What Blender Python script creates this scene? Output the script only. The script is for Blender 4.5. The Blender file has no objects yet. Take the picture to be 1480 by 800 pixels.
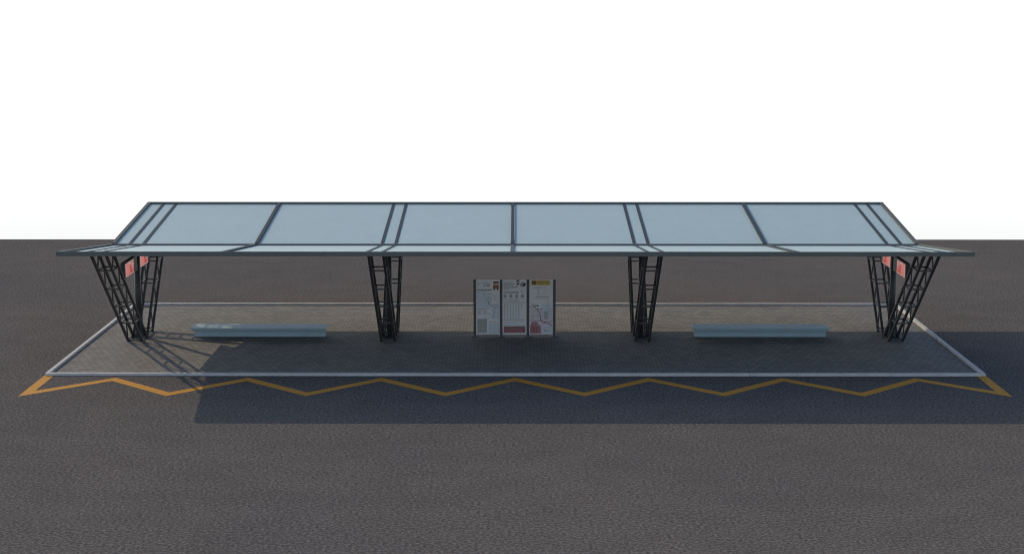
import bpy, bmesh, math, random
from mathutils import Vector, Matrix
random.seed(7)
R = math.radians
sc = bpy.context.scene
COL = sc.collection

# ------------------------------------------------------------------ materials
def new_mat(name):
    m = bpy.data.materials.new(name); m.use_nodes = True
    nt = m.node_tree
    return m, nt, nt.nodes['Principled BSDF']

def N(nt, typ, **kw):
    n = nt.nodes.new(typ)
    for k, v in kw.items():
        if k in n.inputs: n.inputs[k].default_value = v
        else: setattr(n, k, v)
    return n

def ramp(nt, fac, stops):
    r = nt.nodes.new('ShaderNodeValToRGB')
    e = r.color_ramp.elements
    while len(e) < len(stops): e.new(0.5)
    for el, (p, c) in zip(e, stops):
        el.position = p; el.color = (c[0], c[1], c[2], 1)
    nt.links.new(fac, r.inputs['Fac'])
    return r.outputs['Color']

def mixc(nt, mode, fac, a, b):
    m = nt.nodes.new('ShaderNodeMix'); m.data_type = 'RGBA'; m.blend_type = mode
    if isinstance(fac, (int, float)): m.inputs[0].default_value = fac
    else: nt.links.new(fac, m.inputs[0])
    for s, v in ((6, a), (7, b)):
        if isinstance(v, (tuple, list)): m.inputs[s].default_value = (v[0], v[1], v[2], 1)
        else: nt.links.new(v, m.inputs[s])
    return m.outputs[2]

def simple(name, col, rough=0.5, metal=0.0, spec=0.5, var=0.12, scale=6.0, bump=0.0, emit=None, estr=0.0):
    """A plain surface with a little uneven wear."""
    m, nt, b = new_mat(name)
    tc = N(nt, 'ShaderNodeTexCoord')
    nz = N(nt, 'ShaderNodeTexNoise', Scale=scale, Detail=6.0, Roughness=0.65)
    nt.links.new(tc.outputs['Object'], nz.inputs['Vector'])
    c = ramp(nt, nz.outputs['Fac'], [(0.25, [x * (1 - var) for x in col]), (0.75, [min(1, x * (1 + var)) for x in col])])
    nt.links.new(c, b.inputs['Base Color'])
    b.inputs['Roughness'].default_value = rough
    b.inputs['Metallic'].default_value = metal
    b.inputs['Specular IOR Level'].default_value = spec
    if bump:
        bp = N(nt, 'ShaderNodeBump', Strength=bump, Distance=0.01)
        n2 = N(nt, 'ShaderNodeTexNoise', Scale=scale * 9, Detail=3.0)
        nt.links.new(tc.outputs['Object'], n2.inputs['Vector'])
        nt.links.new(n2.outputs['Fac'], bp.inputs['Height'])
        nt.links.new(bp.outputs['Normal'], b.inputs['Normal'])
    if emit:
        b.inputs['Emission Color'].default_value = (*emit, 1)
        b.inputs['Emission Strength'].default_value = estr
    return m

ASPHALT_T = (0.120, 0.108, 0.101)
def asphalt():
    m, nt, b = new_mat('asphalt')
    tc = N(nt, 'ShaderNodeTexCoord'); P = tc.outputs['Object']
    def noise(s, d=4.0, r=0.6, stretch=None):
        n = N(nt, 'ShaderNodeTexNoise', Scale=s, Detail=d, Roughness=r)
        if stretch:
            mp = N(nt, 'ShaderNodeMapping'); mp.inputs['Scale'].default_value = stretch
            nt.links.new(P, mp.inputs['Vector']); nt.links.new(mp.outputs['Vector'], n.inputs['Vector'])
        else: nt.links.new(P, n.inputs['Vector'])
        return n.outputs['Fac']
    A = ASPHALT_T
    big = ramp(nt, noise(0.11, 5.0, 0.55), [(0.30, [A[0]*.92, A[1]*.93, A[2]*.95]), (0.5, A), (0.72, [A[0]*1.06, A[1]*1.04, A[2]*1.02])])
    mid = ramp(nt, noise(0.9, 4.0, 0.6, (0.6, 1.0, 1.0)), [(0.3, (0.93, 0.93, 0.93)), (0.7, (1.07, 1.07, 1.07))])
    c = mixc(nt, 'MULTIPLY', 1.0, big, mid)
    grain = ramp(nt, noise(15.0, 3.0, 0.75, (0.8, 1.0, 1.0)), [(0.31, (0.42, 0.42, 0.42)), (0.50, (0.98, 0.98, 0.98)), (0.71, (1.88, 1.87, 1.85))])
    c = mixc(nt, 'MULTIPLY', 1.0, c, grain)
    fine = ramp(nt, noise(28.0, 2.0, 0.6), [(0.3, (0.8, 0.8, 0.8)), (0.7, (1.22, 1.22, 1.22))])
    c = mixc(nt, 'MULTIPLY', 0.8, c, fine)
    # pale stone chips
    vo = N(nt, 'ShaderNodeTexVoronoi', Scale=8.0); nt.links.new(P, vo.inputs['Vector'])
    chip = ramp(nt, vo.outputs['Distance'], [(0.0, (1, 1, 1)), (0.13, (0, 0, 0))])
    pick = ramp(nt, noise(2.3, 2.0, 0.5), [(0.56, (0, 0, 0)), (0.62, (1, 1, 1))])
    f = mixc(nt, 'MULTIPLY', 1.0, chip, pick)
    c = mixc(nt, 'MIX', f, c, (0.27, 0.26, 0.25))
    nt.links.new(c, b.inputs['Base Color'])
    b.inputs['Roughness'].default_value = 0.92
    b.inputs['Specular IOR Level'].default_value = 0.0
    bp = N(nt, 'ShaderNodeBump', Strength=0.35, Distance=0.012)
    nt.links.new(noise(22.0, 3.0, 0.7), bp.inputs['Height'])
    nt.links.new(bp.outputs['Normal'], b.inputs['Normal'])
    return m

PAVE_A, PAVE_B, PAVE_M = (0.214, 0.201, 0.188), (0.158, 0.150, 0.143), (0.112, 0.108, 0.104)
def paving():
    m, nt, b = new_mat('block_paving')
    tc = N(nt, 'ShaderNodeTexCoord'); P = tc.outputs['Object']
    br = N(nt, 'ShaderNodeTexBrick', Scale=1.0)
    br.inputs['Color1'].default_value = (*PAVE_A, 1); br.inputs['Color2'].default_value = (*PAVE_B, 1)
    br.inputs['Mortar'].default_value = (*PAVE_M, 1)
    br.inputs['Mortar Size'].default_value = 0.016; br.inputs['Mortar Smooth'].default_value = 0.2
    br.inputs['Brick Width'].default_value = 0.26; br.offset = 0.5; br.inputs['Row Height'].default_value = 0.26
    br.inputs['Bias'].default_value = 0.0
    nt.links.new(P, br.inputs['Vector'])
    nz = N(nt, 'ShaderNodeTexNoise', Scale=0.45, Detail=5.0, Roughness=0.6); nt.links.new(P, nz.inputs['Vector'])
    tint = ramp(nt, nz.outputs['Fac'], [(0.3, (0.90, 0.90, 0.93)), (0.7, (1.10, 1.09, 1.05))])
    c = mixc(nt, 'MULTIPLY', 1.0, br.outputs['Color'], tint)
    n2 = N(nt, 'ShaderNodeTexNoise', Scale=14.0, Detail=4.0, Roughness=0.7); nt.links.new(P, n2.inputs['Vector'])
    gr = ramp(nt, n2.outputs['Fac'], [(0.3, (0.82, 0.82, 0.82)), (0.7, (1.17, 1.17, 1.17))])
    c = mixc(nt, 'MULTIPLY', 0.8, c, gr)
    nt.links.new(c, b.inputs['Base Color'])
    b.inputs['Roughness'].default_value = 0.9; b.inputs['Specular IOR Level'].default_value = 0.15
    bp = N(nt, 'ShaderNodeBump', Strength=0.5, Distance=0.006); bp.invert = True
    nt.links.new(br.outputs['Fac'], bp.inputs['Height']); nt.links.new(bp.outputs['Normal'], b.inputs['Normal'])
    return m

def road_paint():
    m, nt, b = new_mat('road_paint')
    tc = N(nt, 'ShaderNodeTexCoord'); P = tc.outputs['Object']
    nz = N(nt, 'ShaderNodeTexNoise', Scale=11.0, Detail=5.0, Roughness=0.75); nt.links.new(P, nz.inputs['Vector'])
    c = ramp(nt, nz.outputs['Fac'], [(0.28, (0.24, 0.13, 0.035)), (0.45, (0.49, 0.22, 0.026)), (0.72, (0.58, 0.27, 0.036))])
    nt.links.new(c, b.inputs['Base Color'])
    b.inputs['Roughness'].default_value = 0.8; b.inputs['Specular IOR Level'].default_value = 0.2
    return m

def glass_sheet():
    """Frosted, pale blue-grey roof glazing that lets no picture through."""
    m, nt, b = new_mat('frosted_glass')
    tc = N(nt, 'ShaderNodeTexCoord'); P = tc.outputs['Object']
    nz = N(nt, 'ShaderNodeTexNoise', Scale=1.1, Detail=6.0, Roughness=0.6); nt.links.new(P, nz.inputs['Vector'])
    c = ramp(nt, nz.outputs['Fac'], [(0.3, (0.403, 0.500, 0.500)), (0.7, (0.425, 0.526, 0.526))])
    n2 = N(nt, 'ShaderNodeTexNoise', Scale=16.0, Detail=3.0, Roughness=0.7); nt.links.new(P, n2.inputs['Vector'])
    d = ramp(nt, n2.outputs['Fac'], [(0.3, (0.93, 0.93, 0.93)), (0.7, (1.06, 1.06, 1.06))])
    nt.links.new(mixc(nt, 'MULTIPLY', 1.0, c, d), b.inputs['Base Color'])
    b.inputs['Roughness'].default_value = 0.5; b.inputs['Specular IOR Level'].default_value = 0.12
    return m

M = {
    'asphalt': asphalt(), 'paving': paving(), 'paint': road_paint(), 'glass': glass_sheet(),
    'kerb': simple('kerb_stone', (0.48, 0.465, 0.455), 0.85, spec=0.2, var=0.14, scale=3.0, bump=0.2),
    'frame': simple('roof_frame_paint', (0.110, 0.118, 0.108), 0.6, spec=0.12, var=0.10, scale=4.0),
    'rib': simple('roof_rib_paint', (0.058, 0.068, 0.078), 0.6, spec=0.08, var=0.10, scale=4.0),
    'black': simple('black_steel_paint', (0.037, 0.038, 0.039), 0.5, spec=0.4, var=0.25, scale=7.0),
    'plate': simple('base_plate_steel', (0.075, 0.080, 0.088), 0.5, spec=0.4, var=0.2, scale=8.0),
    'bench': simple('bench_concrete', (0.27, 0.365, 0.405), 0.55, spec=0.2, var=0.08, scale=3.0, bump=0.1),
    'post': simple('dark_blue_post_paint', (0.050, 0.055, 0.065), 0.45, spec=0.4, var=0.15, scale=6.0),
    'paper': simple('printed_paper', (0.58, 0.57, 0.565), 0.4, spec=0.4, var=0.04, scale=2.0),
}
def ink(name, col, rough=0.4): return simple('ink_' + name, col, rough, spec=0.4, var=0.1, scale=20.0)
INK = {
    'grey': ink('grey', (0.25, 0.26, 0.27)), 'dark': ink('dark', (0.13, 0.13, 0.14)), 'black': ink('black', (0.012, 0.012, 0.012)),
    'blue': ink('blue', (0.19, 0.26, 0.31)), 'pale': ink('pale', (0.32, 0.335, 0.35)), 'green': ink('green', (0.27, 0.30, 0.25)),
    'red': ink('red', (0.20, 0.075, 0.085)), 'wine': ink('wine', (0.20, 0.09, 0.11)), 'pink': ink('pink', (0.33, 0.15, 0.17)),
    'rose': ink('rose', (0.24, 0.09, 0.11)), 'orange': ink('orange', (0.30, 0.12, 0.045)), 'brown': ink('brown', (0.12, 0.035, 0.03)),
    'tint': ink('tint', (0.44, 0.33, 0.36)), 'wash': ink('wash', (0.53, 0.47, 0.50)), 'sky': ink('sky', (0.47, 0.515, 0.55)),
    'yellow': ink('yellow', (0.42, 0.30, 0.06)), 'white': ink('white', (0.46, 0.43, 0.42)),
}
def lit(name, col, s):
    return simple('screen_' + name, [c * 0.25 for c in col], 0.3, spec=0.4, var=0.1, scale=9.0, emit=col, estr=s)
SCR = {
    'red': lit('red', (0.60, 0.12, 0.10), 0.50), 'salmon': lit('salmon', (0.70, 0.22, 0.195), 0.55),
    'pink': lit('pink', (0.66, 0.38, 0.37), 0.55), 'grey': lit('grey', (0.50, 0.34, 0.33), 0.5), 'dark': lit('dark', (0.26, 0.05, 0.045), 0.5),
}

# ------------------------------------------------------------------ mesh helpers
class MB:
    """Collects pieces; build() links them as one mesh object."""
    def __init__(s): s.bm = bmesh.new(); s.mats = []
    def slot(s, m):
        if m not in s.mats: s.mats.append(m)
        return s.mats.index(m)
    def hexa(s, pts, m=None, bevel=0.0):
        vs = [s.bm.verts.new(p) for p in pts]
        fs = [s.bm.faces.new([vs[i] for i in q]) for q in ((3,2,1,0),(4,5,6,7),(0,1,5,4),(1,2,6,5),(2,3,7,6),(3,0,4,7))]
        if m is not None:
            for f in fs: f.material_index = s.slot(m)
        if bevel:
            es = list({e for f in fs for e in f.edges})
            bmesh.ops.bevel(s.bm, geom=es, offset=bevel, segments=1, affect='EDGES', clamp_overlap=True)
    def box(s, x0, x1, y0, y1, z0, z1, m=None, bevel=0.0):
        s.hexa([(x0,y0,z0),(x1,y0,z0),(x1,y1,z0),(x0,y1,z0),(x0,y0,z1),(x1,y0,z1),(x1,y1,z1),(x0,y1,z1)], m, bevel)
    def bar(s, a, b, w, m=None, up=(0,0,1), h=None):
        a, b = Vector(a), Vector(b); d = (b - a).normalized(); u = Vector(up)
        if abs(d.dot(u)) > 0.98: u = Vector((0,1,0))
        r = d.cross(u).normalized(); u = r.cross(d).normalized()
        r *= w / 2; u *= (h or w) / 2
        s.hexa([a-r-u, a+r-u, a+r+u, a-r+u, b-r-u, b+r-u, b+r+u, b-r+u], m)
    def tube(s, a, b, r0, r1=None, n=18, m=None):
        a, b = Vector(a), Vector(b); r1 = r0 if r1 is None else r1
        d = (b - a).normalized(); u = Vector((0,0,1)) if abs(d.z) < 0.9 else Vector((1,0,0))
        x = d.cross(u).normalized(); y = d.cross(x)
        A = [s.bm.verts.new(a + (x*math.cos(t) + y*math.sin(t))*r0) for t in [2*math.pi*i/n for i in range(n)]]
        B = [s.bm.verts.new(b + (x*math.cos(t) + y*math.sin(t))*r1) for t in [2*math.pi*i/n for i in range(n)]]
        fs = []
        for i in range(n):
            f = s.bm.faces.new((A[i], A[(i+1)%n], B[(i+1)%n], B[i])); f.smooth = True; fs.append(f)
        fs.append(s.bm.faces.new(A[::-1])); fs.append(s.bm.faces.new(B))
        if m is not None:
            for f in fs: f.material_index = s.slot(m)
    def poly(s, pts, m=None):
        f = s.bm.faces.new([s.bm.verts.new(p) for p in pts])
        if m is not None: f.material_index = s.slot(m)
    def build(s, name, mat=None, parent=None):
        bmesh.ops.recalc_face_normals(s.bm, faces=s.bm.faces[:])
        me = bpy.data.meshes.new(name); s.bm.to_mesh(me); s.bm.free()
        for m in ([mat] if mat is not None else s.mats): me.materials.append(m)
        o = bpy.data.objects.new(name, me); COL.objects.link(o)
        if parent: o.parent = parent
        return o

def empty(name, loc=(0,0,0)):
    o = bpy.data.objects.new(name, None); o.location = loc; o.empty_display_size = 0.3
    COL.objects.link(o); return o
def tag(o, label, cat, group=None):
    o['label'] = label; o['category'] = cat
    if group: o['group'] = group
def structure(o): o['kind'] = 'structure'; return o

# ------------------------------------------------------------------ setting
g = MB(); g.box(-260, 260, -150, 21.6, -0.6, 0.0); structure(g.build('ground', M['asphalt']))
XK, YF, YB, KW, KH = 15.45, -5.59, 5.50, 0.135, 0.085
p = MB(); p.box(-XK+KW, XK-KW, YF+KW, YB-KW, -0.02, 0.005); structure(p.build('pavement', M['paving']))
k = MB()
def run(a, b, horiz, c0, c1):
    n = max(1, round((b - a) / 1.55)); st = (b - a) / n
    for i in range(n):
        s, e = a + i*st + 0.003, a + (i+1)*st - 0.003
        dz = random.uniform(-0.003, 0.003)
        if horiz: k.box(s, e, c0, c1, -0.05, KH + dz, bevel=0.006)
        else: k.box(c0, c1, s, e, -0.05, KH + dz, bevel=0.006)
run(-XK, XK, True, YF, YF+KW); run(-XK, XK, True, YB-KW, YB)
run(YF+KW, YB-KW, False, -XK, -XK+KW); run(YF+KW, YB-KW, False, XK-KW, XK)
structure(k.build('kerb', M['kerb']))

def ribbon(pts, w, z):
    pts = [Vector(q) for q in pts]; L, Rr = [], []
    for i, q in enumerate(pts):
        d0 = (q - pts[i-1]).normalized() if i else (pts[1]-q).normalized()
        d1 = (pts[i+1] - q).normalized() if i < len(pts)-1 else d0
        n0 = Vector((-d0.y, d0.x)); n1 = Vector((-d1.y, d1.x))
        b = (n0 + n1).normalized(); s = w/2 / max(0.25, b.dot(n0))
        L.append(q + b*s); Rr.append(q - b*s)
    m = MB()
    for i in range(len(pts)-1):
        m.poly([(L[i].x,L[i].y,z),(Rr[i].x,Rr[i].y,z),(Rr[i+1].x,Rr[i+1].y,z),(L[i+1].x,L[i+1].y,z)])
    bmesh.ops.remove_doubles(m.bm, verts=m.bm.verts[:], dist=1e-5)
    return m
yp, yv, half = -6.03, -7.80, 2.175
pts = [(-15.31, YF-0.01), (-15.31, yv+0.06)]
for i in range(-3, 4):
    pts.append((i*2*half, yp))
    if i < 3: pts.append((i*2*half + half, yv))
pts += [(15.31, yv+0.06), (15.31, YF-0.01)]
structure(ribbon(pts, 0.325, 0.004).build('road_marking', M['paint']))

# ------------------------------------------------------------------ shelter
shelter = empty('shelter')
tag(shelter, 'long open shelter with a V-shaped frosted glass roof on four black lattice columns', 'shelter')
HX = 14.73                                   # half length of the roof
VY, VZ = 0.2, 3.345                          # valley line, top of the glazing
slopes = {'front': ((-5.90, 4.125)), 'back': ((5.64, 4.125))}
def slope_frame(side):
    ey, ez = slopes[side]
    d = Vector((0, ey - VY, ez - VZ)); L = d.length; u = d / L
    n = Vector((1,0,0)).cross(u); n = n if n.z > 0 else -n
    return Vector((0, VY, VZ)), u, n, L
def sbox(mb, side, x0, x1, u0, u1, n0, n1, m=None):
    o, u, n, L = slope_frame(side)
    def Pt(x, a, b): return Vector((x,0,0)) + o + u*a + n*b
    mb.hexa([Pt(x0,u0,n0),Pt(x1,u0,n0),Pt(x1,u1,n0),Pt(x0,u1,n0),Pt(x0,u0,n1),Pt(x1,u0,n1),Pt(x1,u1,n1),Pt(x0,u1,n1)], m)
f = MB()
EW, GW = 0.13, 0.125                         # edge frame width, half gutter width
for side in slopes:
    L = slope_frame(side)[3]
    sbox(f, side, -HX, HX, L-0.11, L, -0.085, 0.065)                 # eave beam
    for s in (-1, 1):
        x0, x1 = sorted((s*HX, s*(HX-EW)))
        sbox(f, side, x0, x1, GW+0.003, L-0.113, -0.085, 0.065)      # verge beam
roof = f.build('roof', M['frame'], shelter)
gm = MB()
gm.box(-HX, HX, VY-GW, VY+GW, VZ-0.02, VZ+0.05)
gm.box(-HX+0.3, HX-0.3, VY-0.06, VY+0.06, 3.06, VZ-0.022)
gm.build('gutter', M['rib'], roof)
pairs = [-14.08, -13.58, -4.86, -4.36, 4.36, 4.86, 13.58, 14.08]
mids = [-9.44, -0.09, 9.12]
ribs = sorted([(x, 0.108, 0.022) for x in pairs] + [(x, 0.125, 0.062) for x in mids])
for side in slopes:
    L = slope_frame(side)[3]
    for x, w, hgt in ribs:
        r = MB(); sbox(r, side, x-w/2, x+w/2, GW+0.003, L-0.113, -0.055, hgt)
        r.build('rib', M['rib'], roof)
    edges = [-HX+EW] + [v for x, w, h in ribs for v in (x-w/2, x+w/2)] + [HX-EW]
    for i in range(0, len(edges), 2):
        q = MB(); sbox(q, side, edges[i]+0.003, edges[i+1]-0.003, GW+0.003, L-0.113, -0.022, 0.0)
        q.build('roof_panel', M['glass'], roof)

def roof_under(y):                           # underside of ribs above y
    ey, ez = slopes['front' if y < VY else 'back']
    return VZ + (y - VY) / (ey - VY) * (ez - VZ) - 0.06
def reach(y0, k):
    z = 3.4
    for _ in range(40): z = roof_under(y0 + k*z)
    return z
def arm(cx, outer, inner, k_out, k_in, rings):
    """A leaning box truss: four chords, square rungs, single diagonals on both flanks."""
    m = MB(); hw = 0.247
    zo, zi = reach(outer, k_out), reach(inner, k_in)
    O = lambda z, s: Vector((cx + s*hw, outer + k_out*z, z))
    I = lambda z, s: Vector((cx + s*hw, inner + k_in*z, z))
    for s in (-1, 1):
        m.bar(O(0.012, s), O(zo, s), 0.080, up=(1,0,0))
        m.bar(I(0.012, s), I(zi, s), 0.080, up=(1,0,0))
    for z in rings:
        m.bar(O(z,-1), O(z,1), 0.046); m.bar(I(z,-1), I(z,1), 0.046)
        for s in (-1, 1): m.bar(O(z,s), I(z,s), 0.044)
    lv = rings + [min(zo, zi) - 0.02]
    for a, b in zip(lv[:-1], lv[1:]):
        for s in (-1, 1): m.bar(O(a,s), I(b,s), 0.040)
    return m
CX = [-13.77, -4.60, 4.60, 13.77]
def make_column(cx):
    c = MB(); c.tube((cx, 0, 0.03), (cx, 0, 3.06), 0.118, 0.108, n=24)
    c.box(cx-0.2, cx+0.2, -0.16, VY+0.1, 3.03, 3.058)
    col = c.build('support_column', M['black'], shelter)
    arm(cx, -0.71, -0.01, -1.0, -0.99, [0.06, 0.86, 1.63, 2.40, 3.19]).build('truss_arm', M['black'], col)
    arm(cx, 0.75, 0.01, 0.82, 0.79, [0.12, 0.95, 1.72, 2.46, 3.22]).build('truss_arm', M['black'], col)
    b = MB(); b.box(cx-0.24, cx+0.24, -0.30, 0.30, 0.013, 0.035, bevel=0.004)
    for a in range(4):
        t = a*math.pi/2 + math.pi/4; d = Vector((math.cos(t), math.sin(t), 0)); r = Vector((-d.y, d.x, 0))*0.007
        o = Vector((cx, 0, 0)); q = [o+d*0.10, o+d*0.235]
        b.hexa([q[0]-r+Vector((0,0,.036)), q[1]-r+Vector((0,0,.036)), q[1]+r+Vector((0,0,.036)), q[0]+r+Vector((0,0,.036)),
                q[0]-r+Vector((0,0,.34)), q[1]-r+Vector((0,0,.07)), q[1]+r+Vector((0,0,.07)), q[0]+r+Vector((0,0,.34))])
        for sx in (-1, 1):
            pass
    for sx in (-1, 1):
        for sy in (-1, 1): b.tube((cx+sx*0.19, sy*0.25, 0.036), (cx+sx*0.19, sy*0.25, 0.06), 0.016, n=8)
    b.build('base_plate', M['plate'], col)
for cx in CX: make_column(cx)

# ------------------------------------------------------------------ departure screens on the end columns
def screen(px, py, face, ya, yb, da, db, label):
    """Box display fixed to the pole; its lit face looks along the platform (face = +1 or -1 in x)."""
    root = empty('departure_screen', (px, py, 2.49)); tag(root, label, 'screen', 'departure screens on the end columns')
    T, z1 = 0.07, 0.57
    h = MB(); h.box(-T, T, ya, yb, 0.0, z1, bevel=0.012)
    yc = (ya + yb)/2
    h.build('housing', M['black'], root)
    br = MB()
    e = ya if abs(ya+py) < abs(yb+py) else yb       # end next to the pole
    br.box(-0.035, 0.035, min(e, -py), max(e, -py), 0.18, 0.40)
    br.build('bracket', M['black'], root)
    d = MB(); x = face*(T + 0.004)
    a, b, c0, c1 = da, db, 0.035, z1-0.06
    xf = [x]
    def q(u0, u1, v0, v1, m, lift):
        xx = x + face*lift
        Y = lambda u: a + (b-a)*u
        Z = lambda v: c0 + (c1-c0)*v
        d.poly([(xx,Y(u0),Z(v0)),(xx,Y(u1),Z(v0)),(xx,Y(u1),Z(v1)),(xx,Y(u0),Z(v1))], SCR[m])
    q(0,1,0,1,'salmon',0)
    q(0.0,0.06,0,1,'pink',.001); q(0.06,1,0,.07,'pink',.001); q(0.06,0.6,.90,1,'pink',.001); q(0.60,1,.78,1,'grey',.001)
    q(0.50,0.72,.12,.75,'red',.001); q(0.72,0.97,.42,.76,'grey',.0015); q(0.72,.97,.12,.40,'red',.001)
    q(.08,.97,.075,.115,'dark',.0018)
    for i in range(9):
        v = .18 + i*.075
        w = [.34,.26,.38,.30,.36,.22,.33,.28,.37][i]
        q(.09, .09+w*.55, v, v+.026, 'red' if i % 3 else 'pink', .002)
        q(.12+w*.6, .12+w, v, v+.026, 'red', .002)
        if i in (1, 3, 4): q(.54, .54+w*.35, v, v+.026, 'dark', .002)
        if i in (4, 5, 7): q(.75, .75+w*.5, v, v+.026, 'dark', .0025)
    for (u0, v0, du, dv, mm) in ((.52,.50,.10,.16,'dark'), (.74,.50,.16,.10,'red'), (.10,.90,.22,.05,'red'), (.62,.14,.08,.20,'dark'), (.86,.62,.09,.10,'pink')):
        q(u0, u0+du, v0, v0+dv, mm, .003)
    for uu in (.64, .80): q(uu, uu+.09, .82, .94, 'red', .002)
    d.build('display', None, root)
for cx, face, side in ((CX[0], 1, 'left'), (CX[3], -1, 'right')):
    screen(cx, -1.0, face, -0.85, 0.85, -0.73, 0.34, 'red screen fully in view on the near side of the %smost column' % side)
    screen(cx, 0.95, face, -0.80, 0.66, -0.71, 0.36, 'red screen on the %smost column partly hidden by the roof edge' % side)

# ------------------------------------------------------------------ benches
def bench(cx, label):
    root = empty('bench', (cx, 0, 0.012)); tag(root, label, 'bench', 'benches under the shelter')
    s = MB(); h = 2.5; a = 0.09
    y0, y1, z0, z1 = -0.40, 0.34, 0.26, 0.385
    s.hexa([(-h+a,y0+.05,z0),(h-a,y0+.05,z0),(h-a,y1-.05,z0),(-h+a,y1-.05,z0),(-h,y0,z1),(h,y0,z1),(h,y1,z1),(-h,y1,z1)], bevel=0.012)
    s.build('seat', M['bench'], root)
    b = MB(); b.box(-h+0.1, h-0.1, -0.13, 0.12, 0.0, z0-0.002, bevel=0.01)
    b.build('base', M['bench'], root)
bench(-9.35, 'long pale blue-grey bench between the left columns, one end dappled by sunlight')
bench(8.97, 'long blue-grey bench wholly in shade between the right columns')

# ------------------------------------------------------------------ information board
board = empty('information_board', (0, 0, 0.012))
tag(board, 'three-panel information board with maps and timetables between four dark posts', 'sign')
PX = [-1.475, -0.508, 0.47, 1.437]
for x in PX:
    m = MB(); m.box(x-0.045, x+0.045, -0.05, 0.05, 0.0, 2.14, bevel=0.008)
    po = m.build('post', M['post'], board)
    m = MB(); m.box(x-0.115, x+0.115, -0.10, 0.10, 0.0, 0.018, bevel=0.004)
    for sx in (-1, 1): m.tube((x+sx*0.085, 0.0, 0.018), (x+sx*0.085, 0.0, 0.032), 0.014, n=8)
    m.build('base_plate', M['plate'], po)

def panel(i, label):
    x0, x1 = PX[i] + 0.052, PX[i+1] - 0.052; z0, z1 = 0.075, 2.105
    W, H = x1 - x0, z1 - z0
    m = MB(); m.box(x0, x1, -0.018, 0.018, z0, z1)
    pn = m.build('panel', M['paper'], board); pn['label'] = label
    return pn, x0, z1, W, H
class Print:
    """Printed shapes lying on a panel's face; u, v run 0..1 from its top left corner."""
    def __init__(s, x0, z1, W, H): s.mb = MB(); s.a = (x0, z1, W, H); s.used = []
    def P(s, u, v, y): x0, z1, W, H = s.a; return (x0 + u*W, y, z1 - v*H)
    def lift(s, l): return -0.0195 - 0.0006*l
    def rect(s, u0, u1, v0, v1, m, l=1):
        y = s.lift(l); s.mb.poly([s.P(u0,v1,y), s.P(u1,v1,y), s.P(u1,v0,y), s.P(u0,v0,y)], INK[m])
    def words(s, u0, u1, v, h, m, l=1, word=0.05):
        u = u0
        while u < u1 - 0.012:
            w = min(word*random.uniform(.5, 1.5), u1 - u); s.rect(u, u + w, v, v + h, m, l); u += w + 0.016
    def para(s, u0, u1, v0, n, dv, h, m, l=1):
        for i in range(n): s.words(u0, u1 - (random.uniform(0, .25)*(u1-u0) if i % 3 == 2 else 0), v0 + i*dv, h, m, l)
    def scatter(s, n, u0, u1, v0, v1, h, kinds):
        for _ in range(n * 6):
            w = random.uniform(.05, .12); u, v = random.uniform(u0, u1 - w), random.uniform(v0, v1)
            if any(u < b[1] and u + w > b[0] and abs(v - b[2]) < h*1.4 for b in s.used): continue
            s.used.append((u - .01, u + w + .01, v)); s.words(u, u + w, v, h, random.choice(kinds), .6, .04)
            if len(s.used) >= n: break
    def line(s, pts, w, m, l=1):
        x0, z1, W, H = s.a; y = s.lift(l)
        for (a, b), (c, d) in zip(pts[:-1], pts[1:]):
            p, q = Vector((a*W, b*H)), Vector((c*W, d*H)); t = (q-p).normalized(); n = Vector((-t.y, t.x))*w*W/2
            p -= t*w*W*.2; q += t*w*W*.2
            s.mb.poly([(x0+v.x, y, z1-v.y) for v in (p+n, q+n, q-n, p-n)], INK[m]); y -= 0.00008
    def disc(s, u, v, r, m, l=1, n=14):
        x0, z1, W, H = s.a; y = s.lift(l)
        s.mb.poly([(x0+u*W+r*W*math.cos(2*math.pi*i/n), y, z1-v*H+r*W*math.sin(2*math.pi*i/n)) for i in range(n)], INK[m])
    def blob(s, u, v, ru, rv, m, l=1, n=16):
        x0, z1, W, H = s.a; y = s.lift(l)
        s.mb.poly([(x0+u*W+ru*W*random.uniform(.7,1.1)*math.cos(2*math.pi*i/n), y, z1-v*H+rv*H*random.uniform(.7,1.1)*math.sin(2*math.pi*i/n)) for i in range(n)], INK[m])
    def text(s, u, v, size, txt, m, l=2):
        cu = bpy.data.curves.new('lettering', 'FONT'); cu.body = txt; cu.size = size
        o = bpy.data.objects.new('lettering', cu); COL.objects.link(o)
        dg = bpy.context.evaluated_depsgraph_get(); me = bpy.data.meshes.new_from_object(o.evaluated_get(dg))
        bpy.data.objects.remove(o)
        x, y, z = s.P(u, v, s.lift(l)); k = s.mb.slot(INK[m])
        vs = [s.mb.bm.verts.new((x+q.co.x, y, z+q.co.y)) for q in me.vertices]
        for p in me.polygons:
            try: fc = s.mb.bm.faces.new([vs[i] for i in p.vertices]); fc.material_index = k
            except ValueError: pass
        bpy.data.meshes.remove(me)
    def done(s, parent): return s.mb.build('poster', None, parent)

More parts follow.
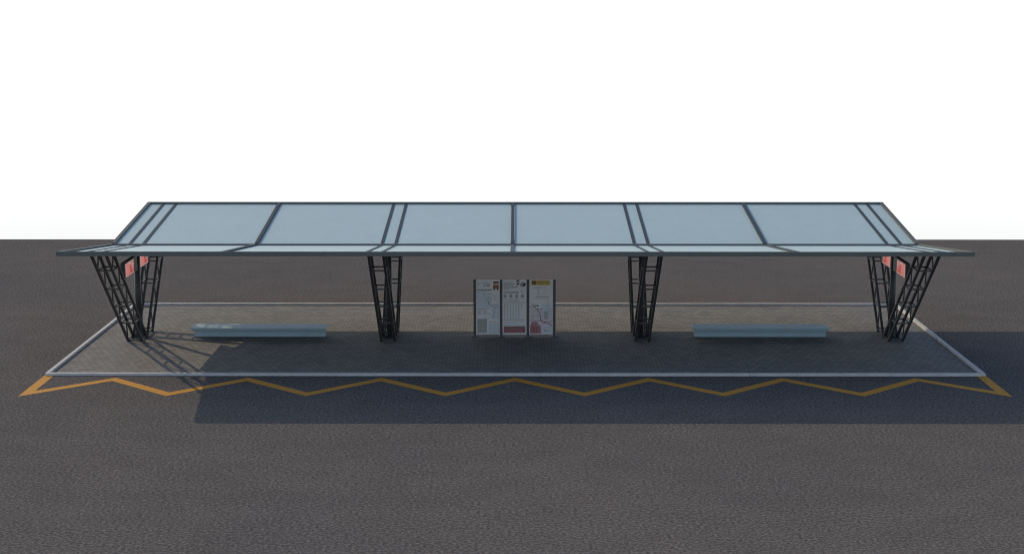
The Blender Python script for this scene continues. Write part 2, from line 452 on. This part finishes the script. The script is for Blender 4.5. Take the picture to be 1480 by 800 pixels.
# left panel: route map with a tram picture
pn, *a = panel(0, 'white panel with a tram picture and a pale network map')
P = Print(*a)
P.words(.04,.18,.065,.014,'grey'); P.words(.24,.60,.055,.014,'blue'); P.words(.06,.14,.095,.016,'pale'); P.rect(.32,.40,.092,.118,'blue'); P.rect(.44,.58,.088,.118,'blue')
P.rect(.72,.96,.035,.135,'orange'); P.rect(.735,.945,.028,.055,'brown',2); P.rect(.725,.83,.062,.090,'white',2); P.rect(.85,.955,.062,.090,'white',2)
P.rect(.73,.80,.135,.185,'brown',1); P.rect(.88,.95,.135,.185,'brown',1); P.rect(.80,.88,.125,.160,'orange',1); P.disc(.77,.118,.022,'brown',2); P.disc(.91,.118,.022,'brown',2)
P.words(.03,.68,.172,.018,'dark',1,.09); P.words(.03,.60,.205,.008,'pale'); P.words(.05,.32,.228,.010,'pale')
net = [(.32,.24),(.38,.29),(.42,.33),(.50,.38),(.53,.43),(.57,.455),(.66,.475),(.76,.455),(.90,.47)]
P.line(net,.018,'pale',2); P.line([(.53,.43),(.47,.40),(.44,.36)],.014,'pale',2); P.line([(.76,.455),(.82,.52),(.78,.58),(.73,.68)],.018,'pale',2); P.line([(.78,.58),(.90,.60)],.014,'pale',3); P.line([(.66,.475),(.72,.52),(.92,.505)],.012,'grey',3)
for (u, v) in net[::2] + [(.78,.58),(.73,.64),(.74,.68),(.9,.5)]: P.disc(u, v, .018, 'grey', 4)
P.blob(.53,.425,.035,.022,'blue',3); P.blob(.68,.475,.03,.012,'grey',5); P.words(.48,.66,.335,.010,'pink',2)
P.scatter(60, .30, .96, .25, .71, .010, ['pale'])
P.rect(.03,.66,.22,.50,'sky',0.2); P.rect(.665,.97,.44,.72,'sky',0.2); P.rect(.53,.97,.80,.985,'sky',0.2)
P.words(.03,.46,.525,.014,'grey',1,.08)
P.para(.06,.22,.565,5,.014,.008,'blue'); P.para(.31,.45,.565,5,.014,.008,'blue')
P.rect(.05,.46,.715,.975,'green'); 
for i in range(5): P.line([(.05,.74+i*.05),(.2,.72+i*.052),(.46,.75+i*.045)],.012,'pale',2+i)
for u in (.14,.24,.34,.41): P.line([(u,.715),(u+.03,.85),(u-.01,.975)],.012,'pale',8)
P.blob(.42,.73,.04,.02,'grey',9); P.blob(.40,.83,.035,.018,'grey',9); P.blob(.15,.95,.03,.012,'grey',9); P.blob(.2,.915,.03,.012,'grey',9)
P.words(.54,.90,.765,.014,'grey'); 
for i in range(5):
    P.words(.68,.95,.812+i*.034,.009,'pale'); P.disc(.58,.816+i*.034,.022,'dark' if i == 3 else 'pale')
P.rect(.55,.95,.965,.974,'blue')
P.done(pn)

# middle panel: fares and timetable
pn, *a = panel(1, 'white panel with rows of icons, timetable columns and a red block')
P = Print(*a)
P.rect(.05,.45,.040,.052,'pale'); P.para(.05,.50,.070,2,.026,.013,'dark'); P.para(.05,.56,.120,2,.024,.013,'grey'); P.words(.05,.30,.165,.010,'grey')
P.rect(.585,.70,.0,.085,'black'); P.rect(.61,.675,.025,.065,'white',2); P.rect(.585,.615,.085,.14,'black'); P.blob(.84,.085,.13,.042,'brown'); P.disc(.80,.08,.07,'grey',2); P.blob(.92,.08,.055,.028,'black',3)
P.words(.05,.66,.205,.014,'dark'); P.words(.05,.70,.232,.013,'dark',1,.08)
P.line([(.80,.18),(.79,.22),(.84,.235),(.90,.23)],.03,'grey'); P.line([(.88,.17),(.92,.21)],.014,'pale',3)
for i, u in enumerate((.11,.35,.59,.83)):
    P.disc(u,.295,.075,'pale'); P.disc(u,.295,.040,'grey',2); P.rect(u-.025,u+.03,.288,.302,'dark',3)
    P.para(u-.10,u+.11,.335,[2,4,4,1][i],.017,.009,'grey' if i else 'blue')
P.words(.04,.97,.405,.011,'pale',1,.1); P.rect(.04,.97,.418,.421,'grey')
for c in range(7):
    u = .06 + c*.118
    for r in range(19 if c < 6 else 6):
        P.rect(u+.01, u+.012+random.uniform(.035,.055), .435+r*.0145, .435+r*.0145+.0085, 'grey' if (r+c) % 4 else 'blue')
P.words(.04,.92,.722,.014,'dark',1,.08); P.words(.04,.5,.765,.009,'grey'); P.words(.52,.92,.765,.009,'blue'); P.words(.04,.60,.790,.008,'pale'); P.words(.04,.95,.822,.009,'grey')
P.rect(.045,.955,.850,.975,'red')
P.rect(.045,.955,.850,.864,'dark',2); P.rect(.35,.955,.893,.908,'wine',2); P.rect(.045,.955,.912,.918,'rose',2); P.rect(.22,.955,.958,.975,'wine',2)
for r in range(3): P.words(.08,.92,.873+r*.034,.009,'pink',3,.07)
P.done(pn)

# right panel: yellow heading and a red line map
pn, *a = panel(2, 'white panel with a yellow heading and a dark red line map')
P = Print(*a)
P.rect(.08,.87,.005,.095,'yellow'); P.rect(.12,.275,.018,.080,'black',2); P.text(.145,.070,.105,'67','yellow',3)
P.words(.31,.80,.034,.009,'dark',2,.09); P.words(.31,.60,.058,.009,'brown',2); 
P.words(.16,.52,.135,.014,'dark'); P.words(.54,.72,.137,.010,'pale')
P.rect(.34,.43,.180,.200,'grey'); P.words(.56,.84,.188,.009,'grey'); P.disc(.385,.250,.035,'grey'); P.words(.54,.72,.245,.009,'grey')
for i in range(3): P.words(.30,.84,.285+i*.026,.008,'dark' if i == 1 else 'grey',1,.07)
P.words(.16,.30,.318,.012,'grey')
P.words(.22,.40,.462,.018,'black',1,.1); P.words(.30,.58,.522,.012,'dark',1,.08)
P.rect(.02,.98,.52,.99,'wash',0.2); P.rect(.55,.90,.44,.70,'sky',0.3); P.rect(.55,.95,.84,.98,'sky',0.3)
ln = [(.10,.44),(.16,.47),(.24,.505),(.32,.535),(.42,.60),(.475,.66),(.475,.745),(.60,.765),(.78,.78),(.97,.845)]
P.line(ln,.034,'wine',2); P.line([(.0,.745),(.475,.750)],.022,'rose',2); P.line([(.0,.50),(.16,.505),(.24,.505)],.022,'wine',3)
P.line([(.54,.72),(.56,.80),(.78,.78)],.016,'rose',3); P.line([(.60,.775),(.85,.785),(.97,.74)],.020,'rose',4)
P.line([(.72,.38),(.82,.55),(.93,.63)],.012,'pale',2); P.line([(.70,.53),(.97,.52)],.012,'grey',3)
P.rect(.62,.80,.57,.72,'pale',0.5); P.words(.08,.40,.66,.010,'grey')
for (u, v) in ln: P.disc(u, v, .02, 'white', 6); P.disc(u, v, .012, 'wine', 7)
for v in (.37,.41,.455): P.disc(.80,v,.018,'grey',3)
P.scatter(60, .04, .96, .54, .815, .009, ['tint', 'pale'])
P.rect(.03,.50,.835,.985,'pink',0.5); P.disc(.23,.83,.17,'pink',0.4)
for r in range(6): P.rect(.08,.40,.868+r*.019,.877+r*.019,'rose',2)
for c in range(5): P.rect(.10+c*.064,.125+c*.064,.855,.972,'red',3)
P.para(.60,.92,.86,4,.027,.009,'pale'); P.blob(.68,.935,.07,.015,'grey',2)
P.done(pn)

# ------------------------------------------------------------------ camera (40 degree lens, looking down 11 degrees)
cam = bpy.data.cameras.new('camera'); co = bpy.data.objects.new('camera', cam); COL.objects.link(co)
cam.sensor_width = 36.0; cam.lens = 36.0 * 2033.0 / 1480.0
cam.clip_start = 0.1; cam.clip_end = 2000
co.location = (0, -50.3, 12.0)
co.rotation_euler = (R(90 - 11.0), 0, math.atan(4.5/2033.0))
sc.camera = co
sc.cycles.filter_width = 1.1
sc.render.resolution_x, sc.render.resolution_y = 1024, 553

# ------------------------------------------------------------------ sun and sky
ray = Vector((1.32, -1.20, -1.0))
to_sun = -ray.normalized()
elev = math.asin(to_sun.z)
sl = bpy.data.lights.new('sun', 'SUN'); so = bpy.data.objects.new('sun', sl); COL.objects.link(so)
sl.energy = 2.0; sl.angle = R(0.35); sl.color = (1.0, 0.83, 0.58)
so.location = (-40, 40, 40); so.rotation_euler = ray.to_track_quat('-Z', 'Y').to_euler()

w = bpy.data.worlds.new('World'); sc.world = w; w.use_nodes = True
nt = w.node_tree; bg = nt.nodes['Background']
sky = nt.nodes.new('ShaderNodeTexSky'); sky.sky_type = 'NISHITA'; sky.sun_disc = False
sky.sun_elevation = elev; sky.sun_rotation = math.atan2(to_sun.x, to_sun.y)
sky.air_density = 1.0; sky.dust_density = 1.0; sky.ozone_density = 1.0
tc = nt.nodes.new('ShaderNodeTexCoord'); sp = nt.nodes.new('ShaderNodeSeparateXYZ')
nt.links.new(tc.outputs['Generated'], sp.inputs['Vector'])
mr = nt.nodes.new('ShaderNodeMapRange'); mr.interpolation_type = 'SMOOTHSTEP'
mr.inputs['From Min'].default_value = 0.02; mr.inputs['From Max'].default_value = 0.22
nt.links.new(sp.outputs['Z'], mr.inputs['Value'])
STR = 0.15
HAZE = 1.35 / STR                                  # bright white haze low over the horizon
m2 = nt.nodes.new('ShaderNodeMapRange'); m2.interpolation_type = 'SMOOTHSTEP'   # the haze thins to pale grey low down
m2.inputs['From Min'].default_value = -0.165; m2.inputs['From Max'].default_value = -0.02
nt.links.new(sp.outputs['Z'], m2.inputs['Value'])
LOW = 0.80 / STR
hz = mixc(nt, 'MIX', m2.outputs['Result'], (LOW, LOW*1.005, LOW*1.01), (HAZE, HAZE, HAZE))
c = mixc(nt, 'MIX', mr.outputs['Result'], hz, sky.outputs['Color'])
nt.links.new(c, bg.inputs['Color']); bg.inputs['Strength'].default_value = STR

sc.view_settings.view_transform = 'Standard'; sc.view_settings.look = 'None'
sc.view_settings.exposure = 0.25; sc.view_settings.gamma = 1.0
